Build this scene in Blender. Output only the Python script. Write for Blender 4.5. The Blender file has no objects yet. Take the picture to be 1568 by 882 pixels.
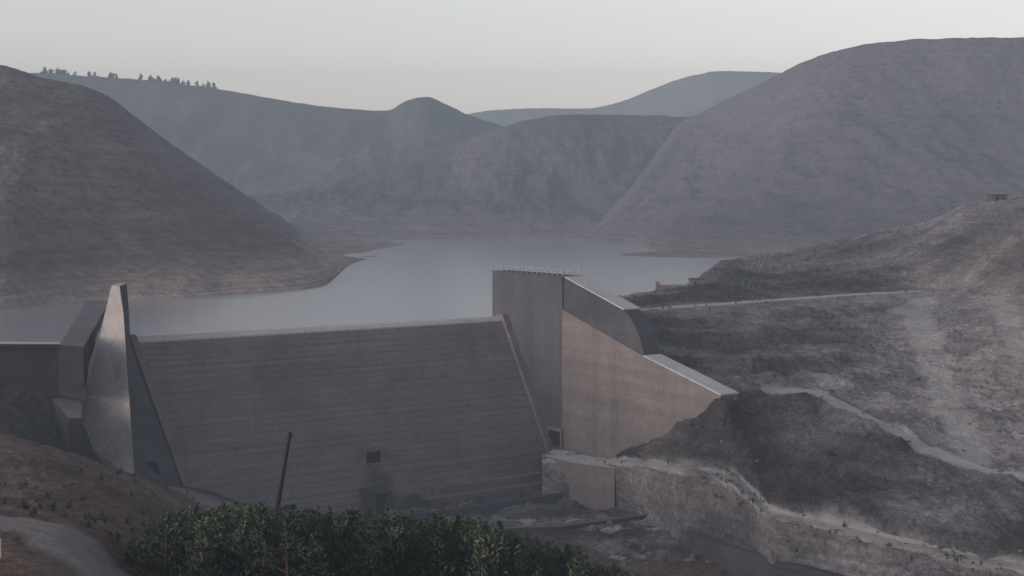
import bpy, math, random
import numpy as np
from mathutils import Vector, Matrix
random.seed(7); rng=np.random.default_rng(7)
F=2154.0; H=28.0
scene=bpy.context.scene
# ---------------------------------------------------------------- helpers
def S(u,v,Y):
    """image pixel column u, row v, assumed depth Y -> world metres"""
    return ((u-784.0)*Y/F, Y, H-(v-300.0)*Y/F)  # unprojects image coordinates to the assumed depth
def Z2Y(v,z): return (H-z)*F/(v-300.0)
_perm=rng.permutation(512)
def _h(ix,iy): return _perm[(_perm[ix&511]+iy)&511]
_g=np.stack([np.cos(np.arange(512)*2.399),np.sin(np.arange(512)*2.399)],1)
def perlin(x,y):
    ix=np.floor(x).astype(int); iy=np.floor(y).astype(int); fx=x-ix; fy=y-iy
    u=fx*fx*fx*(fx*(fx*6-15)+10); v=fy*fy*fy*(fy*(fy*6-15)+10)
    def d(a,b):
        g=_g[_h(ix+a,iy+b)]; return g[...,0]*(fx-a)+g[...,1]*(fy-b)
    a=d(0,0)*(1-u)+d(1,0)*u; b=d(0,1)*(1-u)+d(1,1)*u
    return (a*(1-v)+b*v)*1.4
def fbm(x,y,o=5,ridged=False,gain=.5):
    t=np.zeros_like(x); a=1.0
    for i in range(o):
        n=perlin(x+17.3*i,y-9.1*i)
        t+=a*((0.4-np.abs(n)) if ridged else n)
        x,y=(x*.8-y*.6)*2.03,(x*.6+y*.8)*2.03; a*=gain
    return t
def pchip(P,n,axis0=True):
    """monotone cubic resample along axis 0; P (k,...)"""
    k=P.shape[0]; d=P[1:]-P[:-1]
    m=np.zeros_like(P); m[0]=d[0]; m[-1]=d[-1]
    s=d[1:]*d[:-1]
    with np.errstate(divide='ignore',invalid='ignore'):
        hm=2*s/(d[1:]+d[:-1])
    m[1:-1]=np.where(s>0,hm,0)
    t=np.linspace(0,k-1,n); i=np.minimum(t.astype(int),k-2); f=(t-i).reshape((-1,)+(1,)*(P.ndim-1))
    p0=P[i];p1=P[i+1];m0=m[i];m1=m[i+1]
    f2=f*f;f3=f2*f
    return p0*(2*f3-3*f2+1)+m0*(f3-2*f2+f)+p1*(-2*f3+3*f2)+m1*(f3-f2)
def obj_from(name,verts,faces,mat=None,smooth=False,parent=None):
    me=bpy.data.meshes.new(name); me.from_pydata([tuple(v) for v in verts],[],faces); me.update()
    if smooth: me.polygons.foreach_set('use_smooth',[True]*len(me.polygons))
    ob=bpy.data.objects.new(name,me); scene.collection.objects.link(ob)
    if mat: me.materials.append(mat)
    if parent: ob.parent=parent
    return ob
def quad_mesh(name,co,q,smooth=True):
    me=bpy.data.meshes.new(name)
    me.vertices.add(len(co)); me.vertices.foreach_set('co',np.asarray(co,dtype=np.float32).reshape(-1))
    me.loops.add(q.size); me.loops.foreach_set('vertex_index',q.reshape(-1).astype(np.int32))
    me.polygons.add(len(q)); me.polygons.foreach_set('loop_start',np.arange(0,q.size,4,dtype=np.int32))
    me.polygons.foreach_set('loop_total',np.full(len(q),4,dtype=np.int32))
    me.update(calc_edges=True)
    if smooth: me.polygons.foreach_set('use_smooth',[True]*len(me.polygons))
    return me
def grid_obj(name,G,mat,attrs={}):
    nv,nu=G.shape[:2]
    idx=np.arange(nv*nu).reshape(nv,nu)
    q=np.stack([idx[:-1,:-1],idx[:-1,1:],idx[1:,1:],idx[1:,:-1]],-1).reshape(-1,4)
    me=quad_mesh(name,G.reshape(-1,3),q)
    for k,a in attrs.items():
        at=me.attributes.new(k,'FLOAT','POINT'); at.data.foreach_set('value',a.reshape(-1).astype(np.float32))
    me.materials.append(mat)
    ob=bpy.data.objects.new(name,me); scene.collection.objects.link(ob); return ob
def polydist(G,pts,withz=False):
    x=G[...,0];y=G[...,1]; best=np.full(x.shape,1e9); bz=np.zeros(x.shape)
    for (ax,ay,az),(bx,by,bzz) in zip(pts[:-1],pts[1:]):
        dx,dy=bx-ax,by-ay; t=np.clip(((x-ax)*dx+(y-ay)*dy)/(dx*dx+dy*dy+1e-9),0,1)
        d=np.hypot(x-ax-t*dx,y-ay-t*dy); c=d<best
        bz=np.where(c,az+t*(bzz-az),bz); best=np.minimum(best,d)
    return (best,bz) if withz else best
def sstep(a,b,x):
    t=np.clip((x-a)/(b-a),0,1); return t*t*(3-2*t)
# ---------------------------------------------------------------- materials
def newmat(name):
    m=bpy.data.materials.new(name); m.use_nodes=True; nt=m.node_tree
    b=nt.nodes['Principled BSDF']; b.inputs['Roughness'].default_value=.95
    b.inputs['Specular IOR Level'].default_value=.1
    return m,nt,b
def N(nt,t,**k):
    n=nt.nodes.new(t)
    for a,v in k.items(): setattr(n,a,v)
    return n
def noise(nt,vec,scale,detail=6,rough=.6,dist=0):
    n=N(nt,'ShaderNodeTexNoise'); n.inputs['Scale'].default_value=scale; n.inputs['Detail'].default_value=detail
    n.inputs['Roughness'].default_value=rough; n.inputs['Distortion'].default_value=dist
    nt.links.new(vec,n.inputs['Vector']); return n.outputs['Fac']
def ramp(nt,fac,stops):
    r=N(nt,'ShaderNodeValToRGB'); e=r.color_ramp.elements
    while len(e)>1: e.remove(e[0])
    e[0].position=stops[0][0]; c=stops[0][1]; e[0].color=(*c,1) if len(c)==3 else c
    for p,c in stops[1:]:
        x=e.new(p); x.color=(*c,1)
    nt.links.new(fac,r.inputs['Fac']); return r.outputs['Color']
def mix(nt,fac,a,b,mode='MIX'):
    m=N(nt,'ShaderNodeMix',data_type='RGBA',blend_type=mode)
    def s(i,v):
        if hasattr(v,'links') or hasattr(v,'is_linked'): nt.links.new(v,m.inputs[i])
        elif isinstance(v,(int,float)): m.inputs[i].default_value=v
        else: m.inputs[i].default_value=(*v,1)
    s(0,fac); s(6,a); s(7,b); return m.outputs[2]
def bump(nt,b,h,dist,strength=1):
    n=N(nt,'ShaderNodeBump'); n.inputs['Distance'].default_value=dist; n.inputs['Strength'].default_value=strength
    nt.links.new(h,n.inputs['Height']); nt.links.new(n.outputs['Normal'],b.inputs['Normal'])
def grey(v): return (v,v,v)
def geo(nt): return N(nt,'ShaderNodeNewGeometry').outputs['Position']
def mapped(nt,vec,sc,loc=(0,0,0)):
    m=N(nt,'ShaderNodeMapping'); m.inputs['Scale'].default_value=sc; m.inputs['Location'].default_value=loc
    nt.links.new(vec,m.inputs['Vector']); return m.outputs[0]

def hill_mat(name,c1,c2,scrub=.5,scale=1.0,ring=None,strata=.25,dots=.12,k=1.0,cover=(.45,.6)):
    m,nt,b=newmat(name); P=geo(nt)
    base=ramp(nt,noise(nt,P,.008/scale,4,.6),[(.35,c1),(.65,c2)])
    fine=ramp(nt,noise(nt,P,.12/scale,5,.8),[(.3,grey(1-.4*k)),(.7,grey(1+.36*k))])
    col=mix(nt,1,base,fine,'MULTIPLY')
    st=noise(nt,mapped(nt,P,(.012,.012,.3/scale)),1,4,.65,.5)
    sc=ramp(nt,st,[(.4,grey(1-strata)),(.58,grey(1+strata*.6))])
    col=mix(nt,1,col,sc,'MULTIPLY')
    v=N(nt,'ShaderNodeTexVoronoi'); v.inputs['Scale'].default_value=dots/scale; nt.links.new(P,v.inputs['Vector'])
    d=ramp(nt,v.outputs['Distance'],[(.14,grey(1)),(.34,grey(0))])
    msk=ramp(nt,noise(nt,P,.02/scale,3),[(cover[0],grey(0)),(cover[1],grey(scrub))])
    f=mix(nt,1,d,msk,'MULTIPLY')
    col=mix(nt,f,col,(.04,.042,.038))
    if ring:
        zlo,zhi,rc=ring
        sx=N(nt,'ShaderNodeSeparateXYZ'); nt.links.new(P,sx.inputs[0])
        ad=N(nt,'ShaderNodeMath',operation='MULTIPLY_ADD'); nt.links.new(noise(nt,P,.03,3),ad.inputs[0]); ad.inputs[1].default_value=(zhi-zlo)*.9; nt.links.new(sx.outputs[2],ad.inputs[2])
        mr=N(nt,'ShaderNodeMapRange'); mr.inputs['From Min'].default_value=zhi+(zhi-zlo)*.6; mr.inputs['From Max'].default_value=zlo+(zhi-zlo)*.5
        nt.links.new(ad.outputs[0],mr.inputs['Value'])
        rcol=mix(nt,1,rc,fine,'MULTIPLY')
        rcol=mix(nt,1,rcol,ramp(nt,noise(nt,mapped(nt,P,(.01,.01,1.2)),1,3),[(.4,grey(.8)),(.6,grey(1.2))]),'MULTIPLY')
        col=mix(nt,mr.outputs[0],col,rcol)
    nt.links.new(col,b.inputs['Base Color'])
    bump(nt,b,noise(nt,P,.1/scale,5,.75),5*scale,.9*k)
    return m
def bank_mat(name,dark,light,track,sc=1.0):
    m,nt,b=newmat(name); P=geo(nt)
    tone=N(nt,'ShaderNodeAttribute',attribute_name='tone').outputs['Fac']
    trk=N(nt,'ShaderNodeAttribute',attribute_name='track').outputs['Fac']
    col=mix(nt,tone,dark,light)
    v1=ramp(nt,noise(nt,P,.07*sc,5,.7,.4),[(.3,grey(.62)),(.7,grey(1.32))])
    col=mix(nt,1,col,v1,'MULTIPLY')
    v2=ramp(nt,noise(nt,P,.7*sc,5,.85),[(.32,grey(.5)),(.68,grey(1.45))])
    col=mix(nt,1,col,v2,'MULTIPLY')
    st=ramp(nt,noise(nt,mapped(nt,P,(.05,.05,.7)),1,4,.7,.4),[(.38,grey(.78)),(.6,grey(1.15))])
    col=mix(nt,1,col,st,'MULTIPLY')
    v=N(nt,'ShaderNodeTexVoronoi'); v.inputs['Scale'].default_value=.45; nt.links.new(P,v.inputs['Vector'])
    d=ramp(nt,v.outputs['Distance'],[(.15,grey(1)),(.34,grey(0))])
    msk=ramp(nt,noise(nt,P,.05,4),[(.48,grey(0)),(.6,grey(.6))])
    col=mix(nt,mix(nt,1,d,msk,'MULTIPLY'),col,(.045,.045,.042))
    tcol=mix(nt,1,track,ramp(nt,noise(nt,P,.5,4,.7),[(.3,grey(.8)),(.7,grey(1.15))]),'MULTIPLY')
    col=mix(nt,trk,col,tcol)
    nt.links.new(col,b.inputs['Base Color'])
    bump(nt,b,noise(nt,P,.6*sc,5,.8),2.2,1)
    return m
def concrete(name,c,var=.25,lifts=0,streak=.3,st_col=(.035,.035,.04),stain=None):
    m,nt,b=newmat(name); P=N(nt,'ShaderNodeTexCoord').outputs['Object']
    n1=ramp(nt,noise(nt,P,.06,5,.65,.5),[(.3,grey(1-var)),(.7,grey(1+var))])
    col=mix(nt,1,c,n1,'MULTIPLY')
    n2=ramp(nt,noise(nt,P,1.3,5,.8),[(.3,grey(.82)),(.7,grey(1.18))])
    col=mix(nt,1,col,n2,'MULTIPLY')
    if lifts:
        l=ramp(nt,noise(nt,mapped(nt,P,(.015,.015,lifts)),1,3,.7),[(.35,grey(.88)),(.65,grey(1.1))])
        col=mix(nt,1,col,l,'MULTIPLY')
    s=ramp(nt,noise(nt,mapped(nt,P,(.22,.22,.018)),1,5,.7),[(.5,grey(0)),(.72,grey(streak))])
    col=mix(nt,s,col,st_col)
    if stain:
        for (loc,scl,amt) in stain:
            g=N(nt,'ShaderNodeTexGradient',gradient_type='SPHERICAL')
            nz_=N(nt,'ShaderNodeTexNoise'); nz_.inputs['Scale'].default_value=.5; nz_.inputs['Detail'].default_value=4; nt.links.new(P,nz_.inputs['Vector'])
            va=N(nt,'ShaderNodeVectorMath',operation='MULTIPLY_ADD'); nt.links.new(nz_.outputs['Color'],va.inputs[0]); va.inputs[1].default_value=(3,3,3); nt.links.new(P,va.inputs[2])
            mp=mapped(nt,va.outputs[0],scl,(-(loc[0]+1.5)*scl[0],-(loc[1]+1.5)*scl[1],-(loc[2]+1.5)*scl[2])); nt.links.new(mp,g.inputs['Vector'])
            f=ramp(nt,g.outputs['Fac'],[(0,grey(0)),(.6,grey(amt))])
            col=mix(nt,f,col,st_col)
    nt.links.new(col,b.inputs['Base Color']); bump(nt,b,noise(nt,P,1.5,4,.7),.2,.7)
    return m
def plain(name,c,rough=.8,var=.2,sc=3):
    m,nt,b=newmat(name); P=N(nt,'ShaderNodeTexCoord').outputs['Object']
    col=mix(nt,1,c,ramp(nt,noise(nt,P,sc,5),[(.3,grey(1-var)),(.7,grey(1+var))]),'MULTIPLY')
    nt.links.new(col,b.inputs['Base Color']); b.inputs['Roughness'].default_value=rough
    return m

M_left=hill_mat('left_hill_rock',(.102,.085,.083),(.145,.12,.113),.75,.6,ring=(-1,8,(.27,.22,.20)),strata=.14,cover=(.36,.55))
M_mid=hill_mat('mid_hill_rock',(.078,.071,.086),(.106,.096,.11),.6,1.0,ring=(-1,20,(.17,.145,.148)),strata=.08,k=.6,cover=(.4,.55))
M_big=hill_mat('big_hill_rock',(.095,.088,.104),(.123,.112,.122),.6,1.0,ring=(-1,8,(.16,.14,.138)),strata=.07,k=.6,cover=(.4,.58))
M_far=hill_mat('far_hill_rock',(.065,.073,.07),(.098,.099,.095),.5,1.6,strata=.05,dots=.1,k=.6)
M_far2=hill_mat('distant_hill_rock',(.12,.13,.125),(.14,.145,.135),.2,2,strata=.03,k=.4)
M_bank=bank_mat('quarried_bank',(.072,.066,.071),(.275,.252,.257),(.50,.475,.47))
M_near=bank_mat('near_soil',(.125,.084,.070),(.18,.13,.108),(.27,.255,.255))
M_bed=bank_mat('riverbed_gravel',(.08,.076,.079),(.23,.218,.22),(.45,.45,.47))
M_face=concrete('spillway_concrete',(.128,.112,.119),.16,1.1,.3,stain=[((44.6,-18,-31),(.24,.05,.18),.65),((42,-20,-35),(.03,.05,.45),.35),((30,-5,-8),(.12,.1,.05),.2),((80,-18,-30),(.07,.05,.12),.25)])
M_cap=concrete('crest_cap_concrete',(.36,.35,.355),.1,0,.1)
M_pier=concrete('pier_concrete',(.066,.066,.076),.25,0,.5)
M_wall=concrete('wall_concrete',(.128,.109,.108),.2,.5,.35)
M_dark=concrete('dark_streaked_concrete',(.050,.050,.057),.3,.4,.4)
M_shade=concrete('shaded_side_concrete',(.02,.02,.023),.3,.4,.2,(.012,.012,.014))  # shade on the left abutment's side faces, painted as near-black concrete
M_slab=concrete('approach_slab_concrete',(.10,.098,.105),.2,0,.3)
M_light=concrete('lit_wing_concrete',(.26,.24,.232),.22,0,.4,(.08,.07,.068))  # left wing face and top: side light put into the pale colour
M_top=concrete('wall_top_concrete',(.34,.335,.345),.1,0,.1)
M_hole=plain('dark_opening',(.01,.01,.012))
M_steel=plain('weathered_steel',(.2,.2,.21),.6)
M_pole=plain('rusty_pole',(.02,.018,.02),.7)

# ---------------------------------------------------------------- lofts
def loft(rows,nu,nv,warp=None):
    P=np.array(rows,float)
    P=pchip(P,nv); P=pchip(P.transpose(1,0,2).copy(),nu).transpose(1,0,2).copy()
    return P
def hill(name,crest,base,mat,nu=260,nv=140,back=300,amp=6,freq=.008,bulge=.0,mids=(.33,.66),gully=1.0):
    c=np.array([S(*p) for p in crest]); b=np.array([S(*p) for p in base])
    rows=[]
    under=b.copy(); under[:,1]-=40; under[:,2]-=14
    rows.append(under); rows.append(b)
    for t in mids:
        m=b*(1-t)+c*t; m[:,2]=b[:,2]+(c[:,2]-b[:,2])*(t**(1+bulge)); rows.append(m)
    rows.append(c)
    bk=c.copy(); bk[:,1]+=back*.4; bk[:,2]=c[:,2]-abs(c[:,2]+20)*.25; rows.append(bk)
    bk=c.copy(); bk[:,1]+=back*1.3; bk[:,2]=-30; rows.append(bk)
    G=loft(rows,nu,nv)
    x,y=G[...,0],G[...,1]
    up=np.clip((G[...,2]+1)/25,0,1)
    vv=np.linspace(0,1,nv)[:,None]*(len(rows)-1)
    crestd=np.clip(np.abs(vv-(len(rows)-3))/1.0,0.12,1)
    G[...,2]+=amp*up*crestd*(fbm(x*freq,y*freq*.6,6)+.6*gully*fbm(x*freq*1.7+5,y*freq*.35,4,True))
    G[...,2]+=.8*np.clip((G[...,2]+2)/4,0,1)*fbm(x*.06,y*.06,4)
    return grid_obj(name,G,mat)

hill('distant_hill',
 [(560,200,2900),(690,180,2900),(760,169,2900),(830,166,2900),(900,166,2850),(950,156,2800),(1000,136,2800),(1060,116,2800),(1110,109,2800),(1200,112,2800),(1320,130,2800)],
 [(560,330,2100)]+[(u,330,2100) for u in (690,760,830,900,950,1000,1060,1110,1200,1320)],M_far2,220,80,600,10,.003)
hill('far_hill',
 [(-200,120,1750),(-60,112,1750),(60,113,1750),(130,118,1750),(220,123,1750),(320,135,1750),(420,152,1750),(520,167,1750),(590,171,1750),(622,157,1750),(652,150,1750),(682,161,1750),(715,176,1760),(790,200,1780),(900,235,1800),(1000,260,1800)],
 [(u,v,1080) for u,v in ((-200,345),(-60,345),(60,345),(130,345),(220,345),(320,340),(420,330),(520,330),(590,335),(622,335),(652,335),(682,335),(715,335),(790,335),(900,335),(1000,335))],
 M_far,360,120,400,14,.005,.6)
hill('middle_hill',
 [(380,302,1080),(440,297,1120),(480,288,1150),(540,264,1200),(600,246,1230),(680,223,1260),(750,201,1280),(800,187,1300),(850,178,1320),(930,176,1350),(1000,176,1350),(1080,178,1350),(1180,180,1350),(1350,190,1350)],
 [(400,350,980),(450,352,960),(500,358,950),(548,361,946),(600,365,946),(680,366,946),(750,366,946),(800,366,946),(850,366,946),(930,366,946),(1000,366,946),(1080,366,946),(1180,366,946),(1350,366,946)],
 M_mid,420,180,300,10,.009,.5)
hill('large_hill',
 [(860,372,960),(910,350,985),(960,300,1060),(1010,232,1190),(1045,186,1290),(1075,171,1300),(1110,154,1290),(1180,120,1250),(1240,92,1220),(1320,70,1200),(1400,62,1190),(1480,60,1180),(1568,60,1180),(1750,66,1180),(1950,90,1180)],
 [(880,378,850),(930,376,850),(970,376,830),(1005,380,760),(1030,389,700),(1060,390,690),(1090,393,670),(1130,394,665),(1180,394,660),(1260,394,660),(1340,394,660),(1440,394,655),(1568,394,650),(1750,394,640),(1950,400,620)],
 M_big,420,220,400,9,.007,.6)
hill('left_hill',
 [(-400,70,620),(-200,80,620),(0,101,620),(70,121,620),(140,137,625),(165,150,630),(210,184,640),(265,226,655),(330,272,675),(395,318,700),(440,352,730),(490,378,770),(560,384,820),(650,380,860)],
 [(-400,480,330),(-200,470,345),(0,470,360),(70,462,380),(140,458,395),(200,458,395),(270,455,400),(340,451,412),(420,447,425),(495,436,455),(512,424,500),(540,404,600),(605,385,735),(642,377.5,800)],
 M_left,420,220,220,5.5,.014,.0)
hill('shore_spit',
 [(340,290,930),(390,318,900),(430,338,880),(475,352,860),(525,361,850),(580,368,850),(615,373,845),(650,378.5,835)],
 [(340,405,640),(390,404,645),(430,402,650),(490,399,660),(542,397,668),(595,387,740),(632,381,790),(660,379,815)],
 M_left,160,70,120,1.5,.03,.2)
hill('shore_spit.001',
 [(905,394,700),(935,390.5,700),(975,387,700),(1020,383,700),(1070,380,700),(1150,378,700)],
 [(905,397,660),(935,397,655),(975,397.5,655),(1020,398,655),(1070,398,650),(1150,398,650)],
 M_big,120,50,40,.6,.04,.0)
gx=np.linspace(-6000,6000,60); gy=np.linspace(-600,9000,80)
X,Y=np.meshgrid(gx,gy); Zg=-45+0*X
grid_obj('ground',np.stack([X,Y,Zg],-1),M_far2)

# ---------------------------------------------------------------- right bank
cols=[830,900,980,1050,1110,1145,1180,1250,1320,1400,1480,1568,1720,1900]
def rz(vs,zs): return [S(u,v,Z2Y(v,z)) for u,v,z in zip(cols,vs,zs)]
def rY(vs,ys): return [S(u,v,y) for u,v,y in zip(cols,vs,ys)]
def mixrow(items):
    out=[]
    for u,(v,k,w) in zip(cols,items):
        out.append(S(u,v,w if k=='Y' else Z2Y(v,w)))
    return out
z='z';Yk='Y'
rows=[
 rz([1000,1000,1000,1000,1010,1010,1020,1020,1010,1000,1000,1000,1000,1000],[-37,-37,-37,-37,-37,-37,-37,-36,-34.5,-31,-30,-29,-28,-28]),
 rz([850,850,850,858,882,893,906,916,930,910,912,925,950,980],[-37,-37,-37,-36.8,-36.5,-36.5,-36,-34.5,-33.5,-29.8,-29,-29,-28.5,-28]),
 rz([782,785,785,788,772,785,806,819,834,853,869,886,911,945],[-37,-37,-35.2,-30.2,-26.5,-26,-25.8,-25.9,-26.2,-26.7,-26.9,-27,-27.2,-27.2]),
 rz([706,706,714,723,737,763,793,808,824,842,858,875,900,930],[-27.8,-27.6,-25.1,-22.7,-22.7,-23.2,-24.2,-24.7,-25.1,-25.5,-25.8,-26,-26,-26]),
 rz([697,697,703,711,721,745,781,797,813,832,848,865,890,920],[-27.5,-27.3,-24.9,-22.5,-22.4,-23,-23.9,-24.4,-24.8,-25.2,-25.5,-25.6,-25.7,-25.7]),
 mixrow([(690,Yk,316),(690,Yk,303),(692,Yk,282),(692,Yk,264.5),(698,Yk,256.5),(720,z,-19.8),(760,z,-21.6),(772,z,-22),(789,z,-22.6),(811,z,-23.1),(827,z,-23.5),(845,z,-23.7),(870,z,-24),(900,z,-24.2)]),
 mixrow([(660,Yk,322),(660,Yk,308),(660,Yk,292),(664,Yk,268.5),(652,z,-14.6),(660,z,-16),(685,z,-18.5),(705,z,-19.5),(722,z,-20),(752,z,-20.8),(780,z,-21.6),(802,z,-22.2),(828,z,-22.5),(860,z,-22)]),
 mixrow([(600,Yk,326),(600,Yk,313),(600,Yk,299),(600,Yk,285),(612,z,-10.3),(608,z,-10.8),(603,z,-11.3),(607,z,-12.2),(645,z,-14.6),(691,z,-17.5),(724,z,-19.4),(748,z,-20.5),(773,z,-20.7),(800,z,-20)]),
 mixrow([(590,Yk,330),(590,Yk,318),(587,Yk,304),(590,Yk,292),(600,z,-10),(596,z,-10.5),(593,z,-11),(594,z,-11.9),(625,z,-14.2),(667,z,-17),(697,z,-18.9),(720,z,-20),(745,z,-20),(775,z,-19.5)]),
 mixrow([(550,Yk,334),(550,Yk,323),(552,Yk,311),(552,Yk,300),(560,Yk,291),(560,Yk,291),(558,Yk,295),(556,Yk,302),(572,Yk,299),(598,Yk,290),(610,Yk,284),(620,Yk,278),(640,Yk,268),(660,Yk,255)]),
 mixrow([(520,Yk,338),(520,Yk,330),(520,Yk,318),(520,Yk,314),(522,Yk,312),(522,Yk,314),(520,Yk,318),(515,Yk,325),(515,Yk,328),(520,Yk,322),(530,Yk,312),(540,Yk,300),(550,Yk,285),(560,Yk,270)]),
 mixrow([(500,Yk,342),(498,Yk,336),(478,z,1.2),(472,z,1.2),(468,z,1.2),(465,z,1.2),(463,z,1.2),(458,z,1.2),(453,z,1.2),(449,z,1.2),(458,Yk,362),(466,Yk,338),(470,Yk,310),(470,Yk,290)]),
 mixrow([(495,Yk,352),(492,Yk,350),(471,z,1.4),(466,z,1.4),(462,z,1.4),(459,z,1.4),(457,z,1.4),(452,z,1.4),(447,z,1.4),(443,z,1.6),(446,Yk,372),(450,Yk,348),(450,Yk,320),(450,Yk,300)]),
 rY([490,481,461,454,448,446,444,438,426,408,397,384,370,360],[362,366,362,372,384,390,395,402,407,408,394,368,340,320]),
 rY([482,468,453,439,402,398,393,379,362,345,316,304,292,285],[375,385,400,430,495,520,530,530,520,505,480,465,440,420]),
]
rows.append([(x*1.2,y+110,-16) for x,y,_ in rows[-1]])
tones=[.35,.3,.75,.8,.8,.0,.05,.2,.95,.5,.3,.95,.08,.05,.45,.3]
nv,nu=600,600
G=loft(rows,nu,nv)
tn=pchip(np.array(tones).reshape(-1,1),nv)*np.ones((1,nu))
x,y=G[...,0].copy(),G[...,1].copy()
u=784+x/y*F
vr=np.linspace(0,15,nv)[:,None]*np.ones((1,nu))
tn+=.45*sstep(1330,1460,u)*np.clip(1-np.abs(G[...,2]+4)/16,0,1)
tn+=.3*sstep(1230,1500,u)*sstep(-26,-20,G[...,2])
tn+=.5*fbm(x*.03,y*.03,5)
def road(pts,w):
    P=[S(a,b,Z2Y(b,c) if k=='z' else c) for a,b,k,c in pts]; return P,w
rowmid=lambda a,b2:[tuple((np.array(p)+np.array(q))/2) for p,q in zip(rows[a],rows[b2])]
R_low=(rowmid(3,4),2.2)
R_up=(rowmid(7,8)[6:],3.2)
R_ab=(rowmid(11,12)[2:10],2.2)
R_dg=road([(1375,470,Yk,352),(1420,448,Yk,375),(1405,480,Yk,348),(1425,540,Yk,312),(1440,600,Yk,288),(1470,660,Yk,268),(1500,710,Yk,252)],3.5)
R_dg2=road([(1530,440,Yk,352),(1545,500,Yk,320),(1568,560,Yk,296)],3)
trk=np.zeros_like(x); spill=np.zeros_like(x); trka=np.zeros_like(x)
for i,((P,w),s,zl) in enumerate(((R_low,.85,.55),(R_up,1.0,.6),(R_ab,1.0,.8),(R_dg,.6,9),(R_dg2,.4,9))):
    d,bz=polydist(G,P,True); d=d+(.9 if i!=2 else .2)*fbm(x*.12,y*.12,4); tt=s*(1-sstep(w*.6,w*1.25,d))*(1-sstep(zl,zl*1.8,np.abs(G[...,2]-bz)))
    if i in (1,2): trka=np.maximum(trka,tt)
    else: trk=np.maximum(trk,tt)
    spill=np.maximum(spill,(1-sstep(1,9,d))*sstep(-5,0,G[...,2]-bz+0)*(G[...,2]<bz+.3))
trk*=np.clip(.85+.5*fbm(x*.07+3,y*.07,4),.45,1)
trk=np.maximum(trk,trka*np.clip(.95+.3*fbm(x*.07+3,y*.07,4),.7,1))
tn+=.35*spill*np.clip(.5+1.4*fbm(x*.1,y*.1,3),0,1)
flat=np.clip(1-trk*1.3,0.06,1)
zz=G[...,2].copy()
rough=.9*fbm(x*.05,y*.05,6,gain=.66)+.7*fbm(x*.11,y*.11,5,True,gain=.6)
step=2.6; q=zz/step+.5*fbm(x*.025,y*.025,3); fr=q-np.floor(q); terr=step*(sstep(.55,1,fr)-fr)
tmask=sstep(-40,-30,zz)*(1-sstep(-4,-1,zz))*sstep(-.5,.3,fbm(x*.02+7,y*.02,3))
calm=np.clip(np.abs(vr-11.5)-.3,.1,1)
bm_=sstep(8.3,8.8,vr)*(1-sstep(10.4,11,vr))*(1-sstep(1280,1400,u))
q2=zz/3.4+.12*fbm(x*.04,y*.04,3); f2=q2-np.floor(q2); ter2=3.4*(sstep(.62,.95,f2)-f2)
rm=(1-sstep(1.8,2.1,vr))*sstep(1040,1070,u)*(1-sstep(1300,1390,u))
G[...,2]=zz+flat*calm*(rough*1.25*(1-.75*rm)+terr*.5*tmask*(1-bm_)*(1-rm)+ter2*.8*bm_)
G[...,1]+=flat*calm*(1-.75*rm)*1.1*fbm(x*.09+40,zz*.12,5)
tn+=np.clip(-.25*terr*tmask/step,-.2,.2)
tn+=bm_*(.4*(f2<.6)-.14)
grid_obj('right_bank',G,M_bank,{'tone':np.clip(tn,0,1.15),'track':trk})
G_right=G

# ---------------------------------------------------------------- near left bank
cols=[-150,0,80,150,230,300,370,450,600,750,950,1200]
def rr(vs,ys): return [S(u,v,y) for u,v,y in zip(cols,vs,ys)]
rows=[
 [(x*.9,30,16.5) for x in (-40,-30,-24,-18,-12,-6,0,6,12,18,24,32)],
 rr([1000,1000,1000,1000,1000,1000,1000,1000,1010,1020,1040,1060],[62]*12),
 rr([862,868,880,900,930,950,950,950,960,975,990,1020],[81]*12),
 rr([812,815,822,850,882,900,905,905,910,925,960,1010],[92,92,92,92,98,98,98,98,98,98,96,96]),
 rr([783,786,792,806,850,870,872,872,878,905,955,1020],[102,102,102,104,108,112,115,115,115,112,108,105]),
 rr([772,774,778,790,826,856,858,860,868,905,960,1020],[122,122,122,126,134,138,140,140,140,138,136,130]),
 rr([735,738,746,762,800,830,850,870,882,905,940,990],[165,165,165,165,165,175,185,190,190,190,190,190]),
 rr([655,668,689,714,746,786,802,822,842,862,890,900],[205,205,205,207,210,222,228,226,226,226,228,228]),
 rr([655,678,695,724,741,750,770,792,810,808,810,812],[232,235,240,242,250,253,257,260,264,268,272,272]),
 rr([575,590,600,660,760,776,790,800,800,800,800,800],[255,258,260,262,272,275,280,285,285,285,285,285]),
 rr([528,530,534,560,730,770,780,790,790,790,790,790],[272,272,272,280,300,300,300,300,300,300,300,300]),
 rr([540,540,540,560,760,780,790,790,790,790,790,790],[300,300,300,310,330,330,330,330,330,330,330,330]),
]
nv,nu=440,420
G=loft(rows,nu,nv); x,y=G[...,0],G[...,1]; u=784+x/y*F
vrow=np.linspace(0,len(rows)-1,nv)[:,None]*np.ones((1,nu))
P1=[S(-120,795,98),S(0,800,97),(S(70,808,95)),S(130,830,90),S(175,860,86),S(215,890,80),S(260,960,68)]
P2=[S(215,742,246),S(260,752,243),S(310,766,240),S(370,775,245)]
d1=polydist(G,P1)+.5*fbm(x*.3,y*.3,3)
ruts=.82+.18*np.clip(np.abs(np.abs(d1)-1.0)*1.6,0,1)
trk=np.maximum(.9*ruts*(1-sstep(2.0,3.6,d1)),.7*(1-sstep(2.5,6,polydist(G,P2)+fbm(x*.2,y*.2,3))))
flat=1-.9*np.clip(trk*1.2,0,1)
G[...,2]+=flat*(.7*fbm(x*.07,y*.07,6,gain=.6)+.3*fbm(x*.25,y*.25,5,True,gain=.6))*np.clip((y-60)/60,.3,1)
tn=.5+.7*fbm(x*.05,y*.05,5)
far=sstep(7.3,8.0,vrow)
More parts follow.
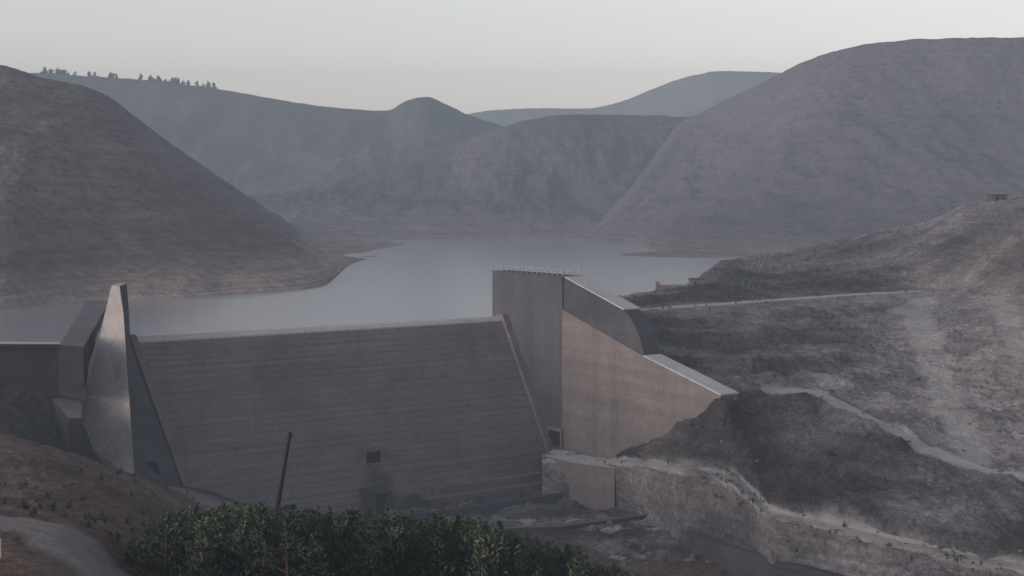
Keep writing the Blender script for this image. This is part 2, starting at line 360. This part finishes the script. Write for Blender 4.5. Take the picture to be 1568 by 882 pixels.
ob=grid_obj('near_bank',G,M_near,{'tone':np.clip(tn,0,1),'track':trk,'far':far})
nt=M_near.node_tree; b=nt.nodes['Principled BSDF']; src=b.inputs['Base Color'].links[0].from_socket
fa=N(nt,'ShaderNodeAttribute',attribute_name='far').outputs['Fac']; 
gcol=mix(nt,1,(.055,.053,.058),ramp(nt,noise(nt,geo(nt),.3,6,.8),[(.3,grey(.45)),(.7,grey(1.6))]),'MULTIPLY')
nt.links.new(mix(nt,fa,src,mix(nt,N(nt,'ShaderNodeAttribute',attribute_name='track').outputs['Fac'],gcol,src)),b.inputs['Base Color'])
G_near=G
gx=np.linspace(-85,70,380); gy=np.linspace(170,330,380)
X,Y=np.meshgrid(gx,gy)
Zr=-35.6+1.1*fbm(X*.06,Y*.06,6,gain=.62)+.8*fbm(X*.15,Y*.15,5,True,gain=.6)
# channel deepens towards the lower right
Zr-=1.3*sstep(20,34,X)*(1-sstep(236,256,Y))
tn=.45+.8*fbm(X*.05+9,Y*.06,5)
tk=sstep(.2,.45,fbm(X*.09+30,Y*.12,4))*.7
G_bed=np.stack([X,Y,Zr],-1)
grid_obj('riverbed',G_bed,M_bed,{'tone':np.clip(tn,0,1),'track':tk})

# ---------------------------------------------------------------- reservoir water
m,nt,b=newmat('lake_water'); b.inputs['Base Color'].default_value=(.19,.195,.205,1); b.inputs['Roughness'].default_value=.17
b.inputs['IOR'].default_value=1.4; b.inputs['Specular IOR Level'].default_value=.5
P=geo(nt); bump(nt,b,noise(nt,mapped(nt,P,(.25,.6,1)),1,4,.6),.25,.45)
def dl(c,s,z): return (c,-s,z)
dam=bpy.data.objects.new('concrete_dam',None); scene.collection.objects.link(dam)
ang=math.atan2(.556,.831); Lx,Ly=-75.0,276.7
dam.location=(Lx,Ly,0); dam.rotation_euler=(0,0,ang)
DM=Matrix.Translation((Lx,Ly,0))@Matrix.Rotation(ang,4,'Z'); DI=DM.inverted()
w0=DM@Vector((-1,1.5,0)); w1=DM@Vector((92,1.5,0))
wz=-1.0
obj_from('reservoir_water',[(-600,w0.y-2,wz),(-100,w0.y-2,wz),(w0.x,w0.y,wz),(w1.x,w1.y,wz),(12,362,wz),(45,410,wz),(110,490,wz),(400,570,wz),(900,1100,wz),(-600,1100,wz)],[tuple(range(10))],m)
obj_from('stream_water',[(-60,180,-35.95),(66,180,-35.95),(66,300,-35.95),(-60,268,-35.95)],[(0,1,2,3)],m)
# ---------------------------------------------------------------- dam
LEN=88.7; SL=.65
import bmesh
def recalc(o):
    bm=bmesh.new(); bm.from_mesh(o.data); bmesh.ops.recalc_face_normals(bm,faces=bm.faces); bm.to_mesh(o.data); bm.free()
def extrude(name,prof,c0,c1,mat,topmat=None,topz=-15):
    V=[];Fc=[];k=len(prof)
    for c in (c0,c1): V+= [dl(c,s,zv) for s,zv in prof]
    for j in range(k):
        a=j;b2=(j+1)%k; Fc.append((a,a+k,b2+k,b2))
    Fc.append(tuple(range(k))); Fc.append(tuple(reversed(range(k,2*k))))
    o=obj_from(name,V,Fc,mat,False,dam); recalc(o)
    if topmat:
        o.data.materials.append(topmat)
        for p in o.data.polygons:
            if p.normal.z>.35 and p.center.z>topz: p.material_index=1
    return o
prof=[(-3.0,-37),(-3.0,-1.2),(-2.6,-.5),(-1.6,-.32),(0.25,-1.0)]
zc=-1.0
while zc>-36:
    zn=zc-1.2; jt=rng.uniform(-.03,.03)
    prof+=[(-SL*(zn+.12)+jt,zn+.12),(-SL*(zn+.12)-.06,zn+.08),(-SL*zn-.06,zn)]
    prof+=[(-SL*zn+.02,zn-.02)]; zc=zn
prof.append((-SL*zc,-38))
extrude('spillway_face',prof,-1,LEN+1,M_face)
cap=[(-2.9,-.7),(-2.6,-.15),(-1.9,.05),(-1.0,.05),(-.2,-.2),(.35,-.75),(.3,-1.05),(-.3,-.9)]
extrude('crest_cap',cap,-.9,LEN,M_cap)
def curb(name,c0,c1,shift,zb,h=1.1):
    V=[];
    for t in (0,1):
        zt=0.6 if t==0 else zb; s=-SL*zt if t else -.6
        dc=shift*t
        for cc in (c0,c1):
            V.append(dl(cc+dc,s+h,zt)); V.append(dl(cc+dc,s-1.5,zt))
    Fc=[(0,2,6,4),(1,5,7,3),(0,4,5,1),(2,3,7,6),(0,1,3,2),(4,6,7,5)]
    o=obj_from(name,V,Fc,M_wall,False,dam); recalc(o); return o
curb('left_chute_curb',-.4,1.0,4.6,-28)
curb('right_chute_curb',LEN-1.6,LEN+.3,0,-36,1.3)
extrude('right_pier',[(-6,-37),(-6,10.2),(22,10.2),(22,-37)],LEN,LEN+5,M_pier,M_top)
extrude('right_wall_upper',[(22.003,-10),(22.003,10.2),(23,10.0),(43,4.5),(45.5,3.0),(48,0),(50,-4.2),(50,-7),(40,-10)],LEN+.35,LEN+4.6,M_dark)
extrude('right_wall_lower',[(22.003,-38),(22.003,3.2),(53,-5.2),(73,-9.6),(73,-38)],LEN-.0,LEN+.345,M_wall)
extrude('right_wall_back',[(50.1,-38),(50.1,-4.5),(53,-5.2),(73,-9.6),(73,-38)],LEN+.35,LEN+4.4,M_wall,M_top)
def slab(name,c0,c1,s0,z0,s1,z1,mat,th=.25):
    V=[dl(c,s,zv+d) for d in (0,th) for (s,zv) in ((s0,z0),(s1,z1)) for c in (c0,c1)]
    o=obj_from(name,V,[(0,1,3,2),(4,6,7,5),(0,4,5,1),(2,3,7,6),(0,2,6,4),(1,5,7,3)],mat,False,dam); recalc(o); return o
slab('pier_deck',LEN-.2,LEN+5.2,-6.2,10.203,22.5,10.203,M_pier,.2)
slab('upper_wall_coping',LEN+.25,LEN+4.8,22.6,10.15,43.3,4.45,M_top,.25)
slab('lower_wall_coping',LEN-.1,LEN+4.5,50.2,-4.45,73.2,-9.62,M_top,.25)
def box(V,Fc,a,b2):
    n=len(V)
    for zz_ in (a[2],b2[2]):
        for yy in (a[1],b2[1]):
            for xx in (a[0],b2[0]): V.append((xx,yy,zz_))
    for f in ((0,2,3,1),(4,5,7,6),(0,1,5,4),(2,6,7,3),(0,4,6,2),(1,3,7,5)): Fc.append(tuple(n+i for i in f))
V=[];Fc=[]
for cc in (LEN+.1,LEN+4.8):
    for i in range(15):
        s=-5.8+i*2; box(V,Fc,(cc-.07,-s-.07,10.4),(cc+.07,-s+.07,11.8))
    for zr in (11.1,11.65): box(V,Fc,(cc-.05,-22.2,zr),(cc+.05,5.8,zr+.09))
obj_from('pier_railing',V,Fc,M_steel,False,dam)
def outlet(name,c,zc_,w,h,s,proud=1.6,mat=M_light):
    V=[];Fc=[]; t=.9
    y1=-(s+proud); y0=-(s-3)
    box(V,Fc,(c-w/2-t,y1,zc_-h/2),(c-w/2,y0,zc_+h/2)); box(V,Fc,(c+w/2,y1,zc_-h/2),(c+w/2+t,y0,zc_+h/2))
    box(V,Fc,(c-w/2-t,y1-.05,zc_+h/2+.003),(c+w/2+t,y0,zc_+h/2+t)); box(V,Fc,(c-w/2-t,y1-.4,zc_-h/2-t),(c+w/2+t,y0,zc_-h/2-.003))
    obj_from(name+'_frame',V,Fc,mat,False,dam)
    V=[];Fc=[]; box(V,Fc,(c-w/2+.002,y1+.3,zc_-h/2+.002),(c+w/2-.002,y0+1,zc_+h/2-.002)); obj_from(name+'_opening',V,Fc,M_hole,False,dam)
outlet('outlet',44.6,-25.6,3.3,2.9,16.9,.6,M_wall)
V=[];Fc=[]; box(V,Fc,(39.8,-25.5,-35.5),(40.9,-21,-31.2)); box(V,Fc,(43.2,-25.5,-35.5),(44.3,-21,-31.2)); box(V,Fc,(39.8,-25.6,-31.197),(44.3,-20.5,-30.6))
obj_from('bottom_outlet_frame',V,Fc,M_dark,False,dam)
V=[];Fc=[]; box(V,Fc,(40.903,-24.8,-35.5),(43.197,-21,-31.2)); obj_from('bottom_outlet_opening',V,Fc,M_hole,False,dam)
V=[];Fc=[]; box(V,Fc,(LEN-.25,-22.0,-27.0),(LEN+.2,-17.5,-23.6)); obj_from('gallery_door_opening',V,Fc,M_hole,False,dam)
V=[];Fc=[]; box(V,Fc,(LEN-.6,-22.6,-23.597),(LEN-.003,-17,-22.9)); box(V,Fc,(LEN-.6,-17.497,-27),(LEN-.003,-17.0,-23.6));box(V,Fc,(LEN-.6,-22.6,-27),(LEN-.003,-22.003,-23.6)); obj_from('gallery_door_frame',V,Fc,M_wall,False,dam)
V=[];Fc=[]; box(V,Fc,(8,-33,-37),(LEN+3,-20,-34.3)); box(V,Fc,(6,-34.2,-37.2),(LEN+3,-33.003,-33.9)); obj_from('stilling_apron',V,Fc,M_pier,False,dam)
V=[];Fc=[]; 
for c_ in (52,60.5,71,79): box(V,Fc,(c_,-31.5,-34.297),(c_+1.6,-29.5,-32.9))
box(V,Fc,(46,-30,-34.297),(50,-27,-32.3)); box(V,Fc,(46.8,-29.2,-32.297),(48.6,-27.6,-31.2)); obj_from('baffle_blocks',V,Fc,M_dark,False,dam)
V=[];Fc=[]; box(V,Fc,(50,-26.5,-34.297),(LEN-2,-24.2,-33.2)); box(V,Fc,(56,-24.197,-34.297),(LEN-1.7,-22.0,-31.6)); obj_from('toe_ledge',V,Fc,M_wall,False,dam)
def wobj(name,pts,faces,mat):
    V=[DI@Vector(p) for p in pts]; o=obj_from(name,V,faces,mat,False,dam); recalc(o); return o
A=S(171,437,276); B=S(194,434,277); A2=S(183,438,273.5)
C=S(200,530,272); D_=S(272,742,262); E=S(207,735,247); Fp=S(150,706,252); Gp=S(115,668,256); Hh=S(113,628,258); I=S(134,560,266); J=S(158,490,272)
M1=S(189,480,270);M2=S(193,540,264);M3=S(200,640,254)
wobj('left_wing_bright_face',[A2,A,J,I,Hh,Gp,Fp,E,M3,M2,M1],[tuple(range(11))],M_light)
wobj('left_wing_inner_face',[A2,M1,M2,M3,E,D_,C,S(197,470,276),B],[tuple(range(9))],M_dark)  # side turned from the light: its shade is put into the dark colour
A3=S(176,434,284)
wobj('left_wing_back',[A,J,I,Hh,Gp,S(125,640,275),S(150,560,285),S(172,480,288),A3],[(0,1,7,8),(1,2,6,7),(2,3,5,6),(3,4,5)],M_dark)
wobj('left_pier_top',[A2,A,A3,S(195,433,284),B],[(0,1,2,3,4)],M_light)
p=[S(222,707,254.6),S(241,707,256.6),S(243,728,257.5),S(224,728,255.5)]
q=[(a[0]+.3,a[1]-.8,a[2]) for a in p]; 
wobj('left_gallery_opening',p+q,[(0,1,2,3),(4,7,6,5),(0,4,5,1),(1,5,6,2),(2,6,7,3),(3,7,4,0)],M_hole)
def prism(name,top,depth,mat,tm):
    k=len(top); V=list(top)+[(a,b2,c-depth) for a,b2,c in top]
    Fc=[tuple(range(k))]+[(i,(i+1)%k,(i+1)%k+k,i+k) for i in range(k)]
    o=wobj(name,V,Fc,mat); o.data.materials.append(tm); o.data.polygons[0].material_index=1; return o
def zt(u,v,zv): return S(u,v,Z2Y(v,zv))
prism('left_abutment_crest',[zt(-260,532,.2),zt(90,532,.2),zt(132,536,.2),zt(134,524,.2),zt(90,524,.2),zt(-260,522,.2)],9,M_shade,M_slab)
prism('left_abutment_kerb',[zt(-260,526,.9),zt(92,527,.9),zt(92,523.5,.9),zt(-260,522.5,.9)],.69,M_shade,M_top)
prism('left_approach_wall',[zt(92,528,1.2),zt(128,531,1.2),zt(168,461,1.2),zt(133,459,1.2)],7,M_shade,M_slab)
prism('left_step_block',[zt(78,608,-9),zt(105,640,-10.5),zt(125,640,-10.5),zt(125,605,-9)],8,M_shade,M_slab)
prism('stilling_basin_wall',[zt(836,699,-27.4),zt(880,709,-27.4),zt(941,717,-27.4),zt(952,704,-27.4),zt(900,692,-27.4),zt(846,688,-27.4)],9,M_wall,M_top)
prism('channel_wall',[zt(560,803,-34.6),zt(700,812,-34.6),zt(860,806,-34.6),zt(1010,786,-34.6),zt(1010,783.5,-34.6),zt(860,803,-34.6),zt(700,809,-34.6),zt(560,800.5,-34.6)],3,M_dark,M_wall)
# stepped river training steps at the outlet channel
pl=[(1060,826,251.5),(1110,836,242.3),(1150,847,234.0),(1200,860,225.8),(1260,876,218.8),(1330,895,210.6)]
base=np.array([S(*p_) for p_ in pl]); base=pchip(base,24)
V=[];Fc=[]
V2=[]
for k in range(7):
    tz=-1.0*k; ty=-.85*k
    for s_ in range(24):
        jx=.12*math.sin(s_*1.7+k); bx,by,bz_=base[s_]
        V2.append((bx-.25*k+jx*.3,by+ty+.85+(1.2 if k==0 else 0),bz_+tz)); V2.append((bx-.25*k,by+ty+jx,bz_+tz+.06*math.sin(s_*2.1+k*3))); 
    # riser foot handled by the next tread
nS=24
for k in range(7):
    o_=k*nS*2
    for s_ in range(nS-1):
        a=o_+2*s_; Fc.append((a,a+2,a+3,a+1))
        if k<6:
            n_=(k+1)*nS*2+2*s_; Fc.append((a+1,a+3,n_+2,n_))
st=obj_from('channel_steps',V2,Fc,M_dark); recalc(st)

# ---------------------------------------------------------------- foliage
m,nt,b=newmat('pine_needles')
at=N(nt,'ShaderNodeAttribute',attribute_name='shade').outputs['Fac']
col=ramp(nt,at,[(0,(.021,.030,.021)),(.5,(.045,.061,.043)),(1,(.078,.096,.064))]); nt.links.new(col,b.inputs['Base Color'])
M_leaf=m; M_bark=plain('pine_bark',(.06,.045,.035))
def build_trees(name,trees,ncl,leaf,limbs_on=True):
    CO=[];Q=[];SH=[];MI=[]; nvtx=0
    for (tx,ty,tz,h) in trees:
        r=.035*h; k=5; lean=rng.normal(0,.03,2)*h
        an=np.arange(k)*2*np.pi/k
        for (f,rr_) in ((0,1),(.45,.6),(.9,.2)):
            CO.append(np.stack([tx+lean[0]*f+r*rr_*np.cos(an),ty+lean[1]*f+r*rr_*np.sin(an),np.full(k,tz-.3+f*h)],1))
        SH.append(np.zeros(3*k))
        a=np.arange(k); 
        for l in range(2): Q.append(np.stack([nvtx+l*k+a,nvtx+l*k+(a+1)%k,nvtx+(l+1)*k+(a+1)%k,nvtx+(l+1)*k+a],1))
        MI.append(np.ones(2*k)); nvtx+=3*k
        R=h*rng.uniform(.22,.36); bs=rng.uniform(.15,.8)
        nb=int(rng.integers(10,16))
        f=.13+.82*(np.arange(nb)+rng.uniform(0,.6,nb))/nb; f=np.minimum(f,.97)
        la=rng.uniform(0,6.28,nb); L=R*(1-f)**.75*(.55+.45*np.minimum(1,f/.25))*1.35*rng.uniform(.6,1.35,nb)
        p0=np.stack([tx+lean[0]*f,ty+lean[1]*f,tz+f*h*.95],1); p1=p0+np.stack([np.cos(la)*L,np.sin(la)*L,L*.4],1); w=np.array([0,0,.012*h])
        CO.append(np.stack([p0+w,p0-w,p1-w*.3,p1+w*.3],1).reshape(-1,3)); SH.append(np.zeros(4*nb))
        Q.append(nvtx+np.arange(4*nb).reshape(-1,4)); MI.append(np.ones(nb)); nvtx+=4*nb
        n=ncl; li=rng.integers(0,nb,n); t=rng.uniform(.35,1.1,n); onl=rng.random(n)<.75
        c1=p0[li]+(p1[li]-p0[li])*t[:,None]+rng.normal(0,1,(n,3))*np.array([.045,.045,.04])*h
        f2=rng.uniform(.12,1.05,n)**.9; rad=R*(np.maximum(0,1-f2)**.9)*(.5+.5*np.minimum(1,f2/.25))*rng.uniform(.3,1,n)+.015*h; a2=rng.uniform(0,6.28,n)
        c2=np.stack([tx+np.cos(a2)*rad,ty+np.sin(a2)*rad,tz+f2*h],1)
        c=np.where(onl[:,None],c1,c2); aa=np.where(onl,la[li],a2); ff=np.where(onl,f[li],f2)
        sh=np.clip(bs+.5*(ff-.5)+.25*(np.where(onl,t,.6)-.7)+rng.normal(0,.1,n),0,1)
        for j in range(2):
            d=np.stack([np.cos(aa)+rng.normal(0,.6,n),np.sin(aa)+rng.normal(0,.6,n),.9+rng.normal(0,.5,n)],1); d/=np.linalg.norm(d,axis=1)[:,None]
            s=np.cross(d,rng.normal(0,1,(n,3))); s/=np.linalg.norm(s,axis=1)[:,None]+1e-6
            l=(leaf*rng.uniform(.7,1.4,n)*h)[:,None]; w=l*.18
            CO.append(np.stack([c-d*l*.5,c+s*w,c+d*l*.6,c-s*w],1).reshape(-1,3)); SH.append(np.repeat(sh,4))
            Q.append(nvtx+np.arange(4*n).reshape(-1,4)); MI.append(np.zeros(n)); nvtx+=4*n
    me=quad_mesh(name,np.concatenate(CO),np.concatenate(Q),False)
    me.materials.append(M_leaf); me.materials.append(M_bark)
    me.polygons.foreach_set('material_index',np.concatenate(MI).astype(np.int32))
    a=me.attributes.new('shade','FLOAT','POINT'); a.data.foreach_set('value',np.concatenate(SH).astype(np.float32))
    o=bpy.data.objects.new(name,me); scene.collection.objects.link(o); return o
nx=G_near[::2,::2,0].ravel(); ny=G_near[::2,::2,1].ravel(); nz=G_near[::2,::2,2].ravel()
def gz(x,y): return nz[np.argmin((nx-x)**2+(ny-y)**2)]
ou=[150,190,230,270,340,420,500,560,640,700,760,810,860,900,945,1000]; ov=[872,818,796,780,768,774,778,778,784,792,800,815,832,846,866,890]
trees=[]; tries=0
while len(trees)<420 and tries<8000:
    tries+=1
    uu=rng.uniform(165,1010); yy=rng.uniform(84,165); xx=(uu-784)/F*yy
    if any((xx-t[0])**2+(yy-t[1])**2<1.5 for t in trees): continue
    if polydist(np.array([[[xx,yy,0.]]]),P1)[0,0]<4: continue
    g=gz(xx,yy); vt=np.interp(uu,ou,ov)+rng.uniform(0,36)*(.5+.5*(yy>110)); zt_=H-(vt-300)*yy/F
    h=min(rng.uniform(3.4,8),zt_-g)
    if h<1.4: continue
    trees.append((xx,yy,g,h))
build_trees('pine_grove',trees,480,.062)
rt=[]
for i in range(54):
    uu=rng.choice([rng.uniform(60,120),rng.uniform(120,330),rng.uniform(200,330)]); v=np.interp(uu,[60,130,220,320,420],[113,118,123,135,152])
    p=S(uu,v+2.2,1750); rt.append((p[0],p[1],p[2]-2,rng.uniform(6,12)))
build_trees('ridge_trees',rt,60,.26)
sc=[]
gr=G_right
for i in range(150):
    a=rng.integers(60,560); b2=rng.integers(10,590); p=gr[a,b2]
    sc.append((p[0],p[1],p[2]-.2,rng.uniform(.4,1.2)))
for i in range(190):
    a=rng.integers(120,340); b2=rng.integers(20,200); p=G_near[a,b2]
    if polydist(np.array([[p]]),P1)[0,0]<4.5: continue
    sc.append((p[0],p[1],p[2]-.2,rng.uniform(.3,1.1)))
build_trees('scrub_bushes',sc,36,.26)
V=[];Fc=[]
bm=bmesh.new(); bmesh.ops.create_icosphere(bm,subdivisions=2,radius=1); iv=np.array([v.co[:] for v in bm.verts]); jf=[tuple(v.index for v in f.verts) for f in bm.faces]; bm.free()
def boulder(p,r):
    n=len(V); s=rng.uniform(.6,1.2,3)*r; o=rng.uniform(0,50)
    k=1+.45*perlin(iv[:,0]*1.3+o,iv[:,1]*1.3+iv[:,2]*1.7)
    for w in iv*k[:,None]*s: V.append((p[0]+w[0],p[1]+w[1],p[2]+w[2]*.8))
    for f in jf: Fc.append(tuple(n+i for i in f))
for i in range(420):
    a=rng.integers(30,500); b2=rng.integers(0,580); boulder(gr[a,b2],rng.uniform(.12,.45)*(1+1.0*(rng.random()<.1)))
for i in range(220):
    a=rng.integers(90,250); b2=rng.integers(60,320); boulder(G_bed[a,b2],rng.uniform(.3,1.1))
for i in range(60):
    p=DM@Vector((rng.uniform(44,62),-rng.uniform(23.5,33),-34.2)); boulder(p,rng.uniform(.3,.9))
bo=obj_from('boulders',V,Fc,M_bank)
at=bo.data.attributes.new('tone','FLOAT','POINT'); at.data.foreach_set('value',np.full(len(V),.55,dtype=np.float32))
# ---------------------------------------------------------------- pole
def tube(p0,p1,r0,r1,k=10):
    p0=Vector(p0);p1=Vector(p1);d=(p1-p0).normalized(); a=d.orthogonal().normalized(); b2=d.cross(a); V=[];Fc=[]
    for p,r in ((p0,r0),(p1,r1)):
        for i in range(k):
            t=2*math.pi*i/k; V.append(p+a*math.cos(t)*r+b2*math.sin(t)*r)
    Fc=[(i,(i+1)%k,k+(i+1)%k,k+i) for i in range(k)]+[tuple(range(k)),tuple(range(k,2*k))]
    return V,Fc
def joinp(name,parts,mat):
    V=[];Fc=[]
    for v,f in parts:
        n=len(V); V+=v; Fc+=[tuple(n+i for i in q) for q in f]
    return obj_from(name,V,Fc,mat)
b0=S(416,830,140); b1=S(444,662,139)
cr=S(442,668,139)
joinp('utility_pole',[tube(b0,b1,.27,.17),tube((cr[0]-.35,cr[1],cr[2]-.2),(cr[0]+.45,cr[1],cr[2]+.0),.06,.06),tube((cr[0]+.35,cr[1],cr[2]),(cr[0]+.35,cr[1],cr[2]+.3),.05,.04)],M_pole)
pb=S(1,885,84); pt=S(0,828,84)
joinp('marker_post',[tube(pb,pt,.07,.06),tube(pt,(pt[0],pt[1],pt[2]+.12),.09,.05)],plain('white_paint',(.4,.4,.4)))
def house(name,u,v,Y,w,d,h,mat,roof):
    e=bpy.data.objects.new(name,None); scene.collection.objects.link(e); p=S(u,v,Y); e.location=(p[0],p[1],p[2]-.6)
    V=[];Fc=[]; box(V,Fc,(-w/2,-d/2,0),(w/2,d/2,h)); obj_from('walls',V,Fc,mat,False,e)
    V=[];Fc=[]; box(V,Fc,(-w/2-.3,-d/2-.3,h+.003),(w/2+.3,d/2+.3,h+.25)); obj_from('roof',V,Fc,roof,False,e)
    V=[];Fc=[]; box(V,Fc,(-w/5,-d/2-.03,.1),(-w/5+.9,-d/2+.1,min(2,h-.3))); box(V,Fc,(w/6,-d/2-.03,.9),(w/6+.9,-d/2+.1,min(1.8,h-.3))); obj_from('door_and_window',V,Fc,M_hole,False,e)
house('stone_hut',1527,308,463,5.2,4,2.6,M_pier,M_dark)
house('pump_house',1066,438,424,4.2,3,2.7,M_wall,M_dark)
V=[];Fc=[]; p=S(1026,441,420); box(V,Fc,(p[0]-3.2,p[1]-.4,p[2]-2),(p[0]+4,p[1]+.4,p[2]+1.0)); box(V,Fc,(p[0]-4.3,p[1]-.6,p[2]-2),(p[0]-3.203,p[1]+.6,p[2]+1.9)); obj_from('shore_wall',V,Fc,M_wall)

# ---------------------------------------------------------------- haze
m=bpy.data.materials.new('haze_air'); m.use_nodes=True; nt=m.node_tree; nt.nodes.remove(nt.nodes['Principled BSDF'])
sg=.00040
va=nt.nodes.new('ShaderNodeVolumeAbsorption'); va.inputs['Density'].default_value=sg; va.inputs['Color'].default_value=(0,0,0,1)
ve=nt.nodes.new('ShaderNodeEmission'); ve.inputs['Color'].default_value=(.25,.28,.335,1); ve.inputs['Strength'].default_value=sg  # glow stands in for daylight scattered by the haze
ad=nt.nodes.new('ShaderNodeAddShader'); nt.links.new(va.outputs[0],ad.inputs[0]); nt.links.new(ve.outputs[0],ad.inputs[1])
nt.links.new(ad.outputs[0],nt.nodes['Material Output'].inputs['Volume'])
V=[];Fc=[]; box(V,Fc,(-3000,-300,-60),(3000,3000,285)); obj_from('haze',V,Fc,m)
# ---------------------------------------------------------------- light
w=bpy.data.worlds.new('World'); scene.world=w; w.use_nodes=True; nt=w.node_tree; bg=nt.nodes['Background']
sk=nt.nodes.new('ShaderNodeTexSky'); sk.sky_type='NISHITA'; sk.sun_disc=False
sd=Vector((-.85,-.45,0)).normalized(); el=math.radians(14); rot=math.atan2(sd.x,sd.y)
sk.sun_elevation=el; sk.sun_rotation=rot; sk.dust_density=3; sk.air_density=1.2; sk.ozone_density=2
hs=nt.nodes.new('ShaderNodeHueSaturation'); hs.inputs['Saturation'].default_value=.3
nt.links.new(sk.outputs[0],hs.inputs['Color'])
tc=nt.nodes.new('ShaderNodeTexCoord'); sx=nt.nodes.new('ShaderNodeSeparateXYZ'); nt.links.new(tc.outputs['Generated'],sx.inputs[0])
gr_=ramp(nt,sx.outputs[2],[(0,(1.0,.885,.83)),(.05,(1.0,.885,.83)),(.085,(.86,.775,.74)),(.125,(.70,.645,.628)),(.25,(.55,.52,.525)),(.5,(.34,.335,.36)),(1,(.25,.252,.28))])
mm=mix(nt,1,hs.outputs[0],gr_,'MULTIPLY')
nt.links.new(mm,bg.inputs['Color']); bg.inputs['Strength'].default_value=.68
sl=bpy.data.lights.new('sun','SUN'); sl.energy=.3; sl.angle=math.radians(15); sl.color=(1,.88,.82)
so=bpy.data.objects.new('sun',sl); scene.collection.objects.link(so)
d=Vector((sd.x*math.cos(el),sd.y*math.cos(el),math.sin(el))); so.rotation_euler=d.to_track_quat('Z','Y').to_euler()
scene.view_settings.view_transform='Standard'; scene.view_settings.look='None'; scene.view_settings.exposure=0
cam=bpy.data.cameras.new('camera'); co=bpy.data.objects.new('camera',cam); scene.collection.objects.link(co)
co.location=(0,0,H); co.rotation_euler=(math.radians(90),0,0); cam.sensor_width=36; cam.lens=F/1568*36
cam.shift_y=(300-441)/1568; cam.clip_end=20000; cam.clip_start=.5
scene.camera=co
